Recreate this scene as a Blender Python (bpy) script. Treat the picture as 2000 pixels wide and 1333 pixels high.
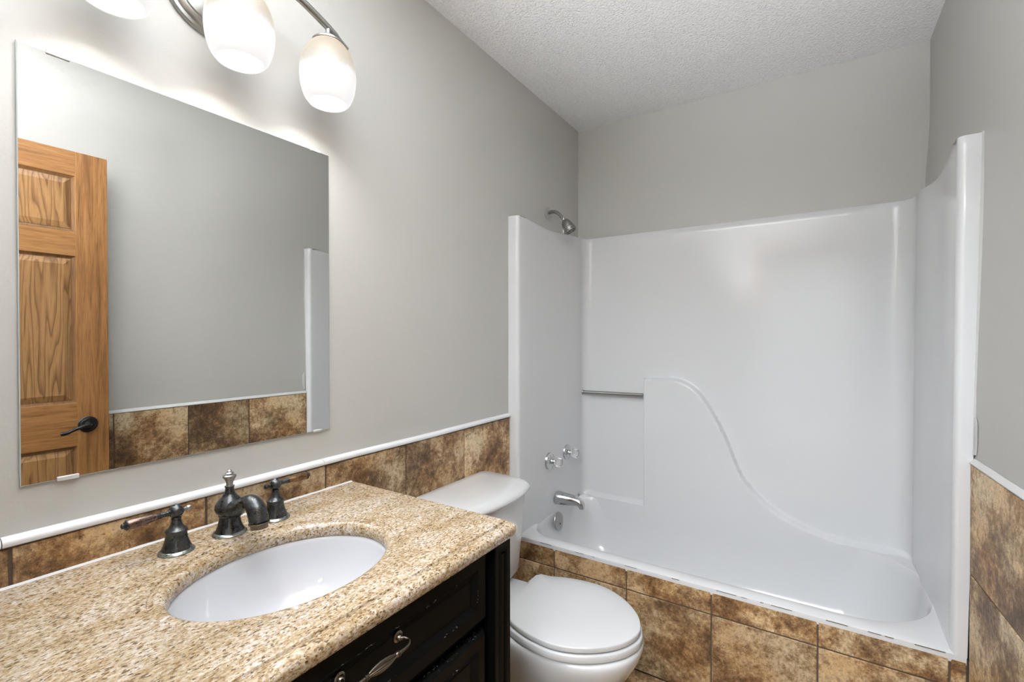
import bpy, bmesh, math, random
from mathutils import Vector, Matrix, noise
random.seed(7)
PI = math.pi
scene = bpy.context.scene
for o in list(bpy.data.objects):
    bpy.data.objects.remove(o)
COL = scene.collection

# ------------------------------------------------------------------ camera
YAW, PITCH, ROLL = 0.5755, -0.0082, -0.0008
cam_d = bpy.data.cameras.new('camera')
cam_d.sensor_width = 36.0
cam_d.lens = 917.9 / 2000 * 36.0
cam_d.clip_start = 0.01
cam = bpy.data.objects.new('camera', cam_d)
COL.objects.link(cam)
F = Vector((-math.sin(YAW) * math.cos(PITCH), math.cos(YAW) * math.cos(PITCH), math.sin(PITCH)))
R = Vector((math.cos(YAW), math.sin(YAW), 0))
U = R.cross(F)
R2 = R * math.cos(ROLL) + U * math.sin(ROLL)
U2 = -R * math.sin(ROLL) + U * math.cos(ROLL)
m = Matrix((R2, U2, -F)).transposed().to_4x4()
m.translation = Vector((1.1515, 0, 1.2632))
cam.matrix_world = m
scene.camera = cam

# ------------------------------------------------------------------ world, exposure, lights
w = bpy.data.worlds.new('world')
w.use_nodes = True
w.node_tree.nodes['Background'].inputs[0].default_value = (0.9, 0.95, 1.0, 1)
w.node_tree.nodes['Background'].inputs[1].default_value = 0.3
scene.world = w
scene.view_settings.view_transform = 'Standard'
scene.view_settings.look = 'None'
scene.view_settings.exposure = 0.85
scene.view_settings.gamma = 1.0
scene.view_settings.use_curve_mapping = False

HALL_W = 92.0      # added fill light high in the hallway, behind the camera
BULB_W = 2.8       # bulb in each vanity shade
SHADE_E = 0.46      # glow of the frosted shades
ld = bpy.data.lights.new('hall_fill', 'AREA')
ld.shape = 'RECTANGLE'; ld.size = 1.2; ld.size_y = .9
ld.energy = HALL_W; ld.color = (0.90, 0.95, 1.0)
lo = bpy.data.objects.new('hall_fill', ld); COL.objects.link(lo)
lo.location = (1.05, -.95, 2.42)
lo.rotation_euler = (math.radians(20), 0, 0)

CEIL_W = 430.0     # added fill spot near the doorway, bouncing its light off the ceiling
pd = bpy.data.lights.new('bounce_fill_spot', 'SPOT'); pd.energy = CEIL_W; pd.color = (.92, .96, 1)
pd.spot_size = math.radians(82); pd.spot_blend = 1.0; pd.shadow_soft_size = .08
po_ = bpy.data.objects.new('bounce_fill_spot', pd); COL.objects.link(po_); po_.location = (.74, .38, 1.30)
po_.rotation_euler = (math.radians(180 + 12), 0, 0)     # faces up, leaning a little into the room

THROW_W = 118.0      # added fill, an unseen spot in the hall aimed through the doorway at the ceiling
pd = bpy.data.lights.new('hall_fill_spot', 'SPOT'); pd.energy = THROW_W; pd.color = (.92, .96, 1)
pd.spot_size = math.radians(62); pd.spot_blend = .8; pd.shadow_soft_size = .15
po_ = bpy.data.objects.new('hall_fill_spot', pd); COL.objects.link(po_); po_.location = (1.05, -.50, 1.15)
po_.rotation_euler = (math.radians(90 + 46), 0, 0)

# ------------------------------------------------------------------ materials
def newmat(name):
    m = bpy.data.materials.new(name); m.use_nodes = True
    nt = m.node_tree
    return m, nt, nt.nodes['Principled BSDF']

def setp(b, **k):
    names = dict(col='Base Color', rough='Roughness', metal='Metallic', coat='Coat Weight', croug='Coat Roughness',
                 spec='Specular IOR Level', trans='Transmission Weight', ior='IOR', ecol='Emission Color', estr='Emission Strength', sss='Subsurface Weight')
    for a, v in k.items():
        if a in ('col', 'ecol'): v = (*v, 1)
        b.inputs[names[a]].default_value = v

def simple(name, **k):
    m, nt, b = newmat(name); setp(b, **k); return m

def N(nt, t, **k):
    n = nt.nodes.new(t)
    for a, v in k.items():
        if a in n.inputs: n.inputs[a].default_value = v
        else: setattr(n, a, v)
    return n

def objco(nt, scale=(1, 1, 1), rot=(0, 0, 0)):
    c = N(nt, 'ShaderNodeTexCoord'); mp = N(nt, 'ShaderNodeMapping')
    mp.inputs['Scale'].default_value = scale; mp.inputs['Rotation'].default_value = rot
    nt.links.new(c.outputs['Object'], mp.inputs['Vector']); return mp.outputs[0]

def noise_t(nt, vec, scale, detail=4, rough=.55, dist=0):
    n = N(nt, 'ShaderNodeTexNoise'); n.inputs['Scale'].default_value = scale; n.inputs['Detail'].default_value = detail
    n.inputs['Roughness'].default_value = rough; n.inputs['Distortion'].default_value = dist
    nt.links.new(vec, n.inputs['Vector']); return n.outputs['Fac']

def ramp(nt, fac, stops, interp='LINEAR'):
    r = N(nt, 'ShaderNodeValToRGB'); cr = r.color_ramp; cr.interpolation = interp
    while len(cr.elements) < len(stops): cr.elements.new(.5)
    for e, (p, c) in zip(cr.elements, stops):
        e.position = p; e.color = (*c, 1) if len(c) == 3 else c
    nt.links.new(fac, r.inputs[0]); return r.outputs[0]

def mixc(nt, fac, a, b, mode='MIX'):
    n = N(nt, 'ShaderNodeMix', data_type='RGBA', blend_type=mode)
    for s, v in ((0, fac), (6, a), (7, b)):
        if hasattr(v, 'links'): nt.links.new(v, n.inputs[s])
        else: n.inputs[s].default_value = v if s == 0 else (*v, 1)
    return n.outputs[2]

def bump(nt, b, h, strength=.3, dist=.002):
    n = N(nt, 'ShaderNodeBump'); n.inputs['Strength'].default_value = strength; n.inputs['Distance'].default_value = dist
    nt.links.new(h, n.inputs['Height']); nt.links.new(n.outputs[0], b.inputs['Normal'])

def g3(v): return (v, v, v)

def mat_paint(name, col, rough=.42):
    m, nt, b = newmat(name); setp(b, rough=rough, spec=.35)
    v = objco(nt)
    big = noise_t(nt, v, 2.5, 3)
    c = mixc(nt, big, tuple(x * .97 for x in col), tuple(min(1, x * 1.03) for x in col))
    nt.links.new(c, b.inputs['Base Color'])
    h1 = noise_t(nt, v, 230, 2, .5); h2 = noise_t(nt, v, 22, 3, .5)
    a = N(nt, 'ShaderNodeMath', operation='MULTIPLY_ADD'); a.inputs[1].default_value = 3.0
    nt.links.new(h2, a.inputs[0]); nt.links.new(h1, a.inputs[2])
    bump(nt, b, a.outputs[0], .35, .0006)
    return m

def mat_popcorn():
    m, nt, b = newmat('popcorn_ceiling'); setp(b, col=(.78, .78, .78), rough=.95, spec=.1)
    v = objco(nt)
    n1 = noise_t(nt, v, 95, 5, .7)
    vo = N(nt, 'ShaderNodeTexVoronoi'); vo.inputs['Scale'].default_value = 130; nt.links.new(v, vo.inputs['Vector'])
    a = N(nt, 'ShaderNodeMath', operation='MULTIPLY_ADD'); a.inputs[1].default_value = -.5
    nt.links.new(vo.outputs['Distance'], a.inputs[0]); nt.links.new(n1, a.inputs[2])
    bump(nt, b, a.outputs[0], 1.0, .006)
    c = ramp(nt, n1, [(.33, g3(.84)), (.58, g3(.95))])
    nt.links.new(c, b.inputs['Base Color'])
    return m

def mat_tile():
    m, nt, b = newmat('brown_stone_tile'); setp(b, rough=.45, spec=.4)
    tc = N(nt, 'ShaderNodeTexCoord'); at = N(nt, 'ShaderNodeAttribute', attribute_name='tilernd')
    sc = N(nt, 'ShaderNodeVectorMath', operation='MULTIPLY_ADD'); sc.inputs[1].default_value = (9, 9, 9)
    nt.links.new(at.outputs['Vector'], sc.inputs[0]); nt.links.new(tc.outputs['Object'], sc.inputs[2])
    v = sc.outputs[0]
    n1 = noise_t(nt, v, 5.5, 8, .6, .2)
    n2 = noise_t(nt, v, 75, 8, .85)
    n3 = noise_t(nt, v, 130, 4, .7)
    n4 = noise_t(nt, v, 3.2, 6, .6, .5)
    n5 = noise_t(nt, v, 42, 8, .85)
    e1 = N(nt, 'ShaderNodeMath', operation='MULTIPLY_ADD'); e1.inputs[1].default_value = .85; nt.links.new(n5, e1.inputs[0]); nt.links.new(n1, e1.inputs[2])
    e2 = N(nt, 'ShaderNodeMath', operation='SUBTRACT'); e2.inputs[1].default_value = .43; nt.links.new(e1.outputs[0], e2.inputs[0])
    base = ramp(nt, e2.outputs[0], [(.30, (.085, .050, .026)), (.40, (.19, .115, .060)), (.47, (.30, .195, .105)), (.53, (.44, .33, .20)), (.60, (.62, .51, .36)), (.72, (.58, .46, .30)), (.85, (.45, .29, .15))])
    rust = ramp(nt, n4, [(.42, g3(1)), (.60, (.98, .80, .60)), (.72, (.85, .60, .36))])
    base = mixc(nt, .8, base, rust, 'MULTIPLY')
    fine = ramp(nt, n2, [(.34, (.34, .28, .22)), (.46, g3(.9)), (.58, (1.12, 1.1, 1.05)), (.70, (1.5, 1.5, 1.45))])
    c = mixc(nt, .85, base, fine, 'MULTIPLY')
    spk = ramp(nt, n3, [(.34, (.25, .2, .15)), (.42, g3(1)), (.64, g3(1)), (.72, (1.5, 1.45, 1.35))])
    c = mixc(nt, .75, c, spk, 'MULTIPLY')
    sep = N(nt, 'ShaderNodeSeparateXYZ'); nt.links.new(at.outputs['Vector'], sep.inputs[0])
    tone = ramp(nt, sep.outputs[1], [(0, (.78, .76, .74)), (1, (1.22, 1.22, 1.2))])
    c = mixc(nt, 1.0, c, tone, 'MULTIPLY')
    nt.links.new(c, b.inputs['Base Color'])
    bump(nt, b, n2, .5, .0012)
    return m

def mat_granite():
    m, nt, b = newmat('beige_granite'); setp(b, rough=.2, spec=.5)
    v = objco(nt, (1.25, .62, 1))
    n0 = noise_t(nt, v, 9, 6, .7, .8)
    n1 = noise_t(nt, v, 170, 5, .75)
    n2 = noise_t(nt, v, 330, 3, .65)
    n3 = noise_t(nt, v, 45, 5, .7, .5)
    c = ramp(nt, n1, [(.32, (.17, .115, .06)), (.41, (.38, .27, .145)), (.48, (.52, .40, .25)), (.56, (.60, .51, .39)), (.68, (.66, .61, .56))])
    vo = N(nt, 'ShaderNodeTexVoronoi'); vo.inputs['Scale'].default_value = 380; nt.links.new(v, vo.inputs['Vector'])
    vs = N(nt, 'ShaderNodeSeparateXYZ'); nt.links.new(vo.outputs['Color'], vs.inputs[0])
    cell = ramp(nt, vs.outputs[0], [(0, (.20, .15, .10)), (.07, (.22, .17, .11)), (.10, (.75, .68, .56)), (.6, g3(1)), (1, (1.12, 1.12, 1.14))])
    c = mixc(nt, .85, c, cell, 'MULTIPLY')
    big = ramp(nt, n0, [(.38, (.74, .64, .46)), (.50, (.98, .94, .86)), (.62, (1.06, 1.07, 1.14))])
    c = mixc(nt, .85, c, big, 'MULTIPLY')
    md = ramp(nt, n3, [(.36, (.70, .60, .42)), (.55, g3(1.05))])
    c = mixc(nt, .5, c, md, 'MULTIPLY')
    dk = ramp(nt, n2, [(.33, (.16, .12, .09)), (.40, g3(1))])
    c = mixc(nt, .85, c, dk, 'MULTIPLY')
    c = mixc(nt, 1.0, c, (.90, .95, 1.10), 'MULTIPLY')
    nt.links.new(c, b.inputs['Base Color'])
    return m

def mat_oak(name, vertical=True, dark=1.0):
    m, nt, b = newmat(name); setp(b, rough=.38, spec=.4)
    s = (1, 14, .8) if vertical else (1, .8, 14)
    v = objco(nt, s)
    n1 = noise_t(nt, v, 3.2, 5, .6, 1.2)
    v2 = objco(nt, (1, 120, 4) if vertical else (1, 4, 120))
    n2 = noise_t(nt, v2, 4, 4, .6)
    c = ramp(nt, n1, [(.28, (.15 * dark, .066 * dark, .020 * dark)), (.45, (.27 * dark, .125 * dark, .040 * dark)), (.7, (.35 * dark, .175 * dark, .064 * dark))])
    g = ramp(nt, n2, [(.35, (.62, .52, .42)), (.52, g3(1.0))])
    c = mixc(nt, .75, c, g, 'MULTIPLY')
    nt.links.new(c, b.inputs['Base Color']); bump(nt, b, n2, .15, .0005)
    return m

def mat_oak_panel():
    m, nt, b = newmat('oak_cathedral_panel'); setp(b, rough=.38, spec=.4)
    v = objco(nt, (1, 1.3, .09))
    dn = N(nt, 'ShaderNodeTexNoise'); dn.inputs['Scale'].default_value = 9; dn.inputs['Detail'].default_value = 2
    nt.links.new(v, dn.inputs['Vector'])
    wv = N(nt, 'ShaderNodeMath', operation='MULTIPLY'); wv.inputs[1].default_value = 18
    nt.links.new(dn.outputs['Fac'], wv.inputs[0])
    fr = N(nt, 'ShaderNodeMath', operation='FRACT'); nt.links.new(wv.outputs[0], fr.inputs[0])
    c = ramp(nt, fr.outputs[0], [(0, (.15, .072, .026)), (.22, (.25, .128, .048)), (.5, (.32, .175, .07)), (.92, (.30, .158, .06)), (1, (.15, .072, .026))])
    v2 = objco(nt, (1, 120, 4)); n2 = noise_t(nt, v2, 4, 4, .6)
    g = ramp(nt, n2, [(.35, (.62, .52, .42)), (.52, g3(1.0))])
    c = mixc(nt, .6, c, g, 'MULTIPLY')
    nt.links.new(c, b.inputs['Base Color'])
    return m

def mat_bronze(name, base=(.055, .058, .06), patina=.35):
    m, nt, b = newmat(name); setp(b, rough=.24, metal=.9)
    v = objco(nt); n1 = noise_t(nt, v, 60, 6, .7); n2 = noise_t(nt, v, 300, 3, .6)
    c = ramp(nt, n1, [(.35, base), (.6, tuple(x * 1.6 for x in base)), (.72, (.16, .20, .18))])
    sp = ramp(nt, n2, [(.68 - patina * .05, g3(0)), (.74, g3(1))])
    c = mixc(nt, sp, c, (.34, .38, .33))
    nt.links.new(c, b.inputs['Base Color'])
    r = ramp(nt, n1, [(.4, g3(.22)), (.75, g3(.55))]); nt.links.new(r, b.inputs['Roughness'])
    return m

def mat_black(name, worn):
    m, nt, b = newmat(name); setp(b, rough=.26, spec=.09)
    v = objco(nt); n1 = noise_t(nt, v, 130, 5, .75); n2 = noise_t(nt, v, 45, 5, .7)
    n4 = noise_t(nt, objco(nt, (1, .25, 1)), 220, 5, .75)
    if worn: f = ramp(nt, n4, [(.61, g3(0)), (.65, g3(.6))])
    else: f = ramp(nt, n1, [(.735, g3(0)), (.76, g3(1))])
    c = mixc(nt, f, (.0028, .0028, .0026), (.42, .40, .37) if worn else (.22, .2, .18))
    nt.links.new(c, b.inputs['Base Color']); bump(nt, b, n2, .1, .001)
    return m

def mat_mirror():
    m, nt, b = newmat('mirror_glass'); setp(b, col=(.86, .87, .86), metal=1.0, rough=.0)
    # faint wiping smears and dust flecks
    mp = objco(nt)
    v = objco(nt, (1, 1, 1), (0, 0, 0))
    wv = N(nt, 'ShaderNodeTexWave', wave_type='RINGS', rings_direction='X'); wv.inputs['Scale'].default_value = 16
    wv.inputs['Distortion'].default_value = 4; wv.inputs['Detail'].default_value = 3
    sh = N(nt, 'ShaderNodeMapping'); sh.inputs['Location'].default_value = (0, -.40, -1.45); nt.links.new(mp, sh.inputs['Vector'])
    nt.links.new(sh.outputs[0], wv.inputs['Vector'])
    n1 = noise_t(nt, v, 260, 4, .7); n2 = noise_t(nt, v, 5, 3, .5)
    fl = ramp(nt, n1, [(.70, g3(0)), (.77, g3(.55))])
    reg = ramp(nt, n2, [(.48, g3(0)), (.66, g3(1))])
    a = mixc(nt, 1.0, fl, reg, 'MULTIPLY')
    wr = ramp(nt, wv.outputs['Fac'], [(.3, g3(0)), (1, g3(.007))])
    s = mixc(nt, 1.0, a, wr, 'ADD')
    # heavier haze at the upper left corner
    d = N(nt, 'ShaderNodeVectorMath', operation='DISTANCE'); d.inputs[1].default_value = (.006, .23, 1.76); nt.links.new(mp, d.inputs[0])
    hz = ramp(nt, d.outputs['Value'], [(.0, g3(1)), (.13, g3(0))])
    n3 = noise_t(nt, v, 90, 6, .75); h3 = ramp(nt, n3, [(.46, g3(0)), (.66, g3(.10))])
    s = mixc(nt, 1.0, s, mixc(nt, 1.0, hz, h3, 'MULTIPLY'), 'ADD')
    df = N(nt, 'ShaderNodeBsdfDiffuse'); df.inputs[0].default_value = (.6, .6, .6, 1)
    mx = N(nt, 'ShaderNodeMixShader'); nt.links.new(s, mx.inputs[0]); nt.links.new(b.outputs[0], mx.inputs[1]); nt.links.new(df.outputs[0], mx.inputs[2])
    nt.links.new(mx.outputs[0], nt.nodes['Material Output'].inputs[0])
    return m

def mat_shade():
    m, nt, b = newmat('alabaster_glass_shade'); setp(b, col=(.14, .13, .12), rough=.3, spec=.3)
    tc = N(nt, 'ShaderNodeTexCoord'); sp = N(nt, 'ShaderNodeSeparateXYZ'); nt.links.new(tc.outputs['Object'], sp.inputs[0])
    n1 = noise_t(nt, tc.outputs['Object'], 130, 4, .7); n2 = noise_t(nt, tc.outputs['Object'], 9, 3, .5)
    a = N(nt, 'ShaderNodeMath', operation='MULTIPLY_ADD'); a.inputs[1].default_value = .035; nt.links.new(n2, a.inputs[0]); nt.links.new(sp.outputs[2], a.inputs[2])
    a2 = N(nt, 'ShaderNodeMath', operation='MULTIPLY_ADD'); a2.inputs[1].default_value = .02; nt.links.new(n1, a2.inputs[0]); nt.links.new(a.outputs[0], a2.inputs[2])
    mr = N(nt, 'ShaderNodeMapRange'); mr.inputs['From Min'].default_value = .07; mr.inputs['From Max'].default_value = .175; nt.links.new(a2.outputs[0], mr.inputs['Value'])
    c = ramp(nt, mr.outputs[0], [(0, (1, 1, 1)), (.30, (.97, .97, .98)), (.42, (.94, .86, .74)), (.7, (.93, .78, .56)), (1, (.90, .68, .42))])
    st = ramp(nt, mr.outputs[0], [(0, g3(1)), (.28, g3(.95)), (.40, g3(.72)), (.52, g3(.62)), (1, g3(.55))])
    mm = N(nt, 'ShaderNodeMath', operation='MULTIPLY'); mm.inputs[1].default_value = SHADE_E; nt.links.new(st, mm.inputs[0])
    nt.links.new(c, b.inputs['Emission Color']); nt.links.new(mm.outputs[0], b.inputs['Emission Strength'])
    return m

M = {}
M['wall'] = mat_paint('greige_wall_paint', (.495, .487, .463))
M['ceil'] = mat_popcorn()
M['tile'] = mat_tile()
M['grout'] = simple('brown_grout', col=(.10, .072, .05), rough=.9)
M['granite'] = mat_granite()
M['gel'] = simple('white_fiberglass_gelcoat', col=(.63, .635, .645), rough=.14)
M['china'] = simple('white_vitreous_china', col=(.60, .605, .61), rough=.08, coat=.5, croug=.03)
M['lidplastic'] = simple('white_seat_plastic', col=(.56, .565, .57), rough=.22)
M['sink'] = simple('white_sink_porcelain', col=(.60, .61, .64), rough=.07, coat=.5, croug=.03)
M['whitetrim'] = simple('white_glossy_trim', col=(.68, .685, .70), rough=.25)
M['caulk'] = simple('white_caulk', col=(.58, .58, .57), rough=.6)
M['chrome'] = simple('chrome', col=(.62, .62, .62), metal=1, rough=.12)
M['nickel'] = simple('brushed_nickel', col=(.33, .325, .31), metal=1, rough=.3)
M['satin'] = simple('satin_steel_bar', col=(.38, .37, .36), metal=1, rough=.3)
M['acrylic'] = simple('clear_acrylic', col=(.97, .98, .98), rough=.03, trans=1.0, ior=1.45)
M['bronze'] = mat_bronze('aged_bronze')
M['patina'] = mat_bronze('green_patina_bronze', (.20, .21, .20), 2.0)
M['copper'] = mat_bronze('worn_copper_grip', (.11, .075, .062), .1)
M['brass'] = mat_bronze('worn_brown_grip', (.17, .095, .05), .0)
M['pull'] = simple('antique_silver_pull', col=(.20, .175, .14), metal=1, rough=.28)
M['pulldark'] = simple('antique_pull_grooves', col=(.03, .028, .025), metal=.8, rough=.5)
M['black'] = mat_black('black_cabinet_paint', False)
M['worn'] = mat_black('black_paint_worn_edge', True)
M['oakv'] = mat_oak('oak_stile', True)
M['oakh'] = mat_oak('oak_rail', False)
M['oakp'] = mat_oak_panel()
M['oakd'] = mat_oak('oak_dark_moulding', True, .55)
M['orb'] = simple('oil_rubbed_bronze', col=(.012, .012, .012), rough=.35, metal=.5)
M['mirror'] = mat_mirror()
M['glassedge'] = simple('mirror_glass_edge', col=(.45, .50, .49), rough=.25)
M['clip'] = simple('clear_plastic_clip', col=(.55, .55, .54), rough=.2)
M['shade'] = mat_shade()
M['floor_base'] = M['grout']
M['dark'] = simple('dark_drain_hole', col=(.01, .01, .01), rough=.6)
M['hallwall'] = simple('hall_wall_paint', col=(.7, .69, .66), rough=.7)

# ------------------------------------------------------------------ mesh helpers
class MB:
    def __init__(s): s.v = []; s.f = []; s.mi = []; s.c = []
    def add(s, vs, fs, mi=0, c=(0, 0, 0)):
        n = len(s.v); s.v += [tuple(x) for x in vs]
        for k, f in enumerate(fs):
            s.f.append(tuple(i + n for i in f)); s.mi.append(mi[k] if isinstance(mi, list) else mi); s.c.append(c)
        return s
    def box(s, a, b, mi=0, c=(0, 0, 0)):
        x0, y0, z0 = a; x1, y1, z1 = b
        vs = [(x0, y0, z0), (x1, y0, z0), (x1, y1, z0), (x0, y1, z0), (x0, y0, z1), (x1, y0, z1), (x1, y1, z1), (x0, y1, z1)]
        return s.add(vs, [(0, 3, 2, 1), (4, 5, 6, 7), (0, 1, 5, 4), (1, 2, 6, 5), (2, 3, 7, 6), (3, 0, 4, 7)], mi, c)
    def loft(s, loops, cap0=True, cap1=True, mi=0, closed=True):
        n = len(loops[0]); vs = [p for l in loops for p in l]; fs = []; ms = []
        for i in range(len(loops) - 1):
            for j in range(n if closed else n - 1):
                k = (j + 1) % n
                fs.append((i * n + j, i * n + k, (i + 1) * n + k, (i + 1) * n + j)); ms.append(mi[i] if isinstance(mi, list) else mi)
        m0 = mi[0] if isinstance(mi, list) else mi; m1 = mi[-1] if isinstance(mi, list) else mi
        if cap0: fs.append(tuple(reversed(range(n)))); ms.append(m0)
        if cap1: fs.append(tuple((len(loops) - 1) * n + j for j in range(n))); ms.append(m1)
        return s.add(vs, fs, ms)
    def lathe(s, prof, o=(0, 0, 0), ax=(0, 0, 1), n=40, mi=0, cap0=True, cap1=True, flute=0, fn=8):
        ax = Vector(ax).normalized(); o = Vector(o)
        t = Vector((1, 0, 0)) if abs(ax.x) < .9 else Vector((0, 1, 0))
        a = ax.cross(t).normalized(); b = ax.cross(a)
        loops = []
        for r, h in prof:
            L = []
            for i in range(n):
                th = 2 * PI * i / n; rr = r * (1 + flute * math.cos(fn * th)) if flute else r
                L.append(o + ax * h + a * (math.cos(th) * rr) + b * (math.sin(th) * rr))
            loops.append(L)
        return s.loft(loops, cap0, cap1, mi)
    def tube(s, pts, rad, n=16, mi=0, flat=1.0):
        pts = [Vector(p) for p in pts]; L = []; up = None
        for i, p in enumerate(pts):
            t = (pts[min(i + 1, len(pts) - 1)] - pts[max(i - 1, 0)]).normalized()
            if up is None:
                up = Vector((0, 0, 1)) if abs(t.z) < .9 else Vector((1, 0, 0))
            sd = t.cross(up).normalized(); up = sd.cross(t).normalized()
            r = rad[i] if isinstance(rad, (list, tuple)) else rad
            L.append([p + sd * (math.cos(2 * PI * k / n) * r) + up * (math.sin(2 * PI * k / n) * r * flat) for k in range(n)])
        return s.loft(L, True, True, mi)
    def build(s, name, mats, parent=None, smooth=True, bevel=0, seg=2, sub=0, angle=40):
        me = bpy.data.meshes.new(name); me.from_pydata(s.v, [], s.f)
        mats = mats if isinstance(mats, (list, tuple)) else [mats]
        for m_ in mats: me.materials.append(m_)
        for p, i in zip(me.polygons, s.mi): p.material_index = i
        if any(c != (0, 0, 0) for c in s.c):
            at = me.attributes.new('tilernd', 'FLOAT_COLOR', 'CORNER')
            for p, c in zip(me.polygons, s.c):
                for li in p.loop_indices: at.data[li].color = (*c, 1)
        bm = bmesh.new(); bm.from_mesh(me); bmesh.ops.recalc_face_normals(bm, faces=bm.faces); bm.to_mesh(me); bm.free()
        if smooth:
            me.shade_smooth()
            me.set_sharp_from_angle(angle=math.radians(angle))
        o = bpy.data.objects.new(name, me); COL.objects.link(o)
        if parent is not None:
            o.parent = parent; o.matrix_parent_inverse = Matrix.Translation(-parent.location) if parent.type == 'EMPTY' and parent.rotation_euler.z == 0 else Matrix()
        if bevel:
            bv = o.modifiers.new('bevel', 'BEVEL'); bv.width = bevel; bv.segments = seg; bv.limit_method = 'ANGLE'; bv.angle_limit = math.radians(35)
        if sub:
            sb = o.modifiers.new('sub', 'SUBSURF'); sb.levels = sub; sb.render_levels = sub
        return o

def tag(o, label=None, cat=None, group=None, kind=None):
    if label: o['label'] = label
    if cat: o['category'] = cat
    if group: o['group'] = group
    if kind: o['kind'] = kind
    return o

def thing(name, label, cat, loc, group=None):
    o = bpy.data.objects.new(name, None); COL.objects.link(o); o.location = loc; o.empty_display_size = .05
    return tag(o, label, cat, group)

def sstep(a, b, x):
    t = (x - a) / (b - a); t = 0 if t < 0 else 1 if t > 1 else t
    return t * t * (3 - 2 * t)
def lin(a, b, x):
    t = (x - a) / (b - a); return 0 if t < 0 else 1 if t > 1 else t
def interp(tab, x):
    if x <= tab[0][0]: return tab[0][1]
    for i in range(len(tab) - 1):
        if x <= tab[i + 1][0]:
            # cubic hermite
            x0, y0 = tab[i]; x1, y1 = tab[i + 1]; h = x1 - x0
            m0 = (tab[i + 1][1] - tab[i - 1][1]) / (tab[i + 1][0] - tab[i - 1][0]) if i > 0 else (y1 - y0) / h
            m1 = (tab[i + 2][1] - tab[i][1]) / (tab[i + 2][0] - tab[i][0]) if i + 2 < len(tab) else (y1 - y0) / h
            t = (x - x0) / h; t2 = t * t; t3 = t2 * t
            return (2 * t3 - 3 * t2 + 1) * y0 + (t3 - 2 * t2 + t) * h * m0 + (-2 * t3 + 3 * t2) * y1 + (t3 - t2) * h * m1
    return tab[-1][1]

def arc_pts(p0, p1, p2, n=10):      # quadratic bezier
    p0, p1, p2 = Vector(p0), Vector(p1), Vector(p2)
    return [(p0 * (1 - t) ** 2 + p1 * 2 * t * (1 - t) + p2 * t * t) for t in [i / n for i in range(n + 1)]]
def catmull(pts, n=8):
    pts = [Vector(p) for p in pts]; out = []
    for i in range(len(pts) - 1):
        a = pts[max(i - 1, 0)]; b = pts[i]; c = pts[i + 1]; d = pts[min(i + 2, len(pts) - 1)]
        for k in range(n):
            t = k / n
            out.append(.5 * ((2 * b) + (c - a) * t + (2 * a - 5 * b + 4 * c - d) * t * t + (3 * b - a - 3 * c + d) * t ** 3))
    out.append(pts[-1]); return out

# ------------------------------------------------------------------ room shell
D, W, H = 2.4725, 1.524, 2.44
YF = 0.03        # inner face of the doorway wall
def S(o): return tag(o, kind='structure')

MB_ = MB().box((-.12, YF - .12, -.1), (0, D + .12, H + .1)); S(MB_.build('wall_left', M['wall'], smooth=False))
S(MB().box((0, D, -.1), (W + .14, D + .12, H + .1)).build('wall_back', M['wall'], smooth=False))
def tile_face_x(y): return 1.518 - .018 * lin(1.38, 1.742, y)
def wall_r_x(y, z):
    lo_ = tile_face_x(y) + .011
    top = 1.524 + .003 * 0 - .013 * sstep(2.15, 1.84, z) * sstep(1.9, 2.45, y)
    if z > 1.85: return top
    return top + (lo_ - top) * sstep(1.7, 1.0, z)
mb = MB(); ys = [YF - .12 + (D - YF + .12) * i / 60 for i in range(61)]; zs = [-.1 + 2.64 * i / 80 for i in range(81)]
vs = [(wall_r_x(y, z), y, z) for z in zs for y in ys]; n0 = len(vs)
vs += [(W + .14, y, z) for z in zs for y in ys]
fs = []
ny = len(ys)
for i in range(80):
    for j in range(60):
        a = i * ny + j; fs.append((a, a + 1, a + ny + 1, a + ny)); a += n0; fs.append((a, a + ny, a + ny + 1, a + 1))
for i in range(80):
    for j in (0, ny - 1):
        a = i * ny + j; fs.append((a, a + ny, a + ny + n0, a + n0))
for j in range(60):
    for i in (0, 80):
        a = i * ny + j; fs.append((a, a + 1, a + 1 + n0, a + n0))
S(MB().add(vs, fs).build('wall_right', M['wall']))
S(MB().box((-.12, YF - .12, H), (W + .14, D + .12, H + .1)).build('ceiling', M['ceil'], smooth=False))
# doorway wall with its opening (camera stands in the doorway)
DX0, DX1, DH = .70, 1.42, 2.05
mb = MB()
mb.box((0, YF - .12, 0), (DX0, YF, H)); mb.box((DX1 + .035, YF - .12, 0), (1.524, YF, H)); mb.box((DX0, YF - .12, DH), (DX1 + .035, YF, H))
S(mb.build('wall_front', M['wall'], smooth=False))
mb = MB()
for x0, x1 in ((DX0 - .06, DX0), (DX1 + .035, DX1 + .09)): mb.box((x0, YF, 0), (x1, YF + .012, DH + .06))
mb.box((DX0, YF, DH), (DX1 + .035, YF + .012, DH + .06))
S(mb.build('trim_1', M['oakv'], smooth=False, bevel=.003))
# hallway behind the camera
mb = MB(); mb.box((-.5, -1.9, 0), (-.38, YF - .12, H)); mb.box((2.5, -1.9, 0), (2.62, YF - .12, H)); mb.box((-.5, -1.9, 0), (2.62, -1.78, H))
mb.box((-.5, YF - .12, 0), (-.12, YF - .0, H)); mb.box((1.664, YF - .12, 0), (2.62, YF, H))
S(mb.build('wall_hall', M['hallwall'], smooth=False))
S(MB().box((-.5, -1.9, H), (2.62, YF - .12, H + .1)).build('ceiling_hall', M['hallwall'], smooth=False))

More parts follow.
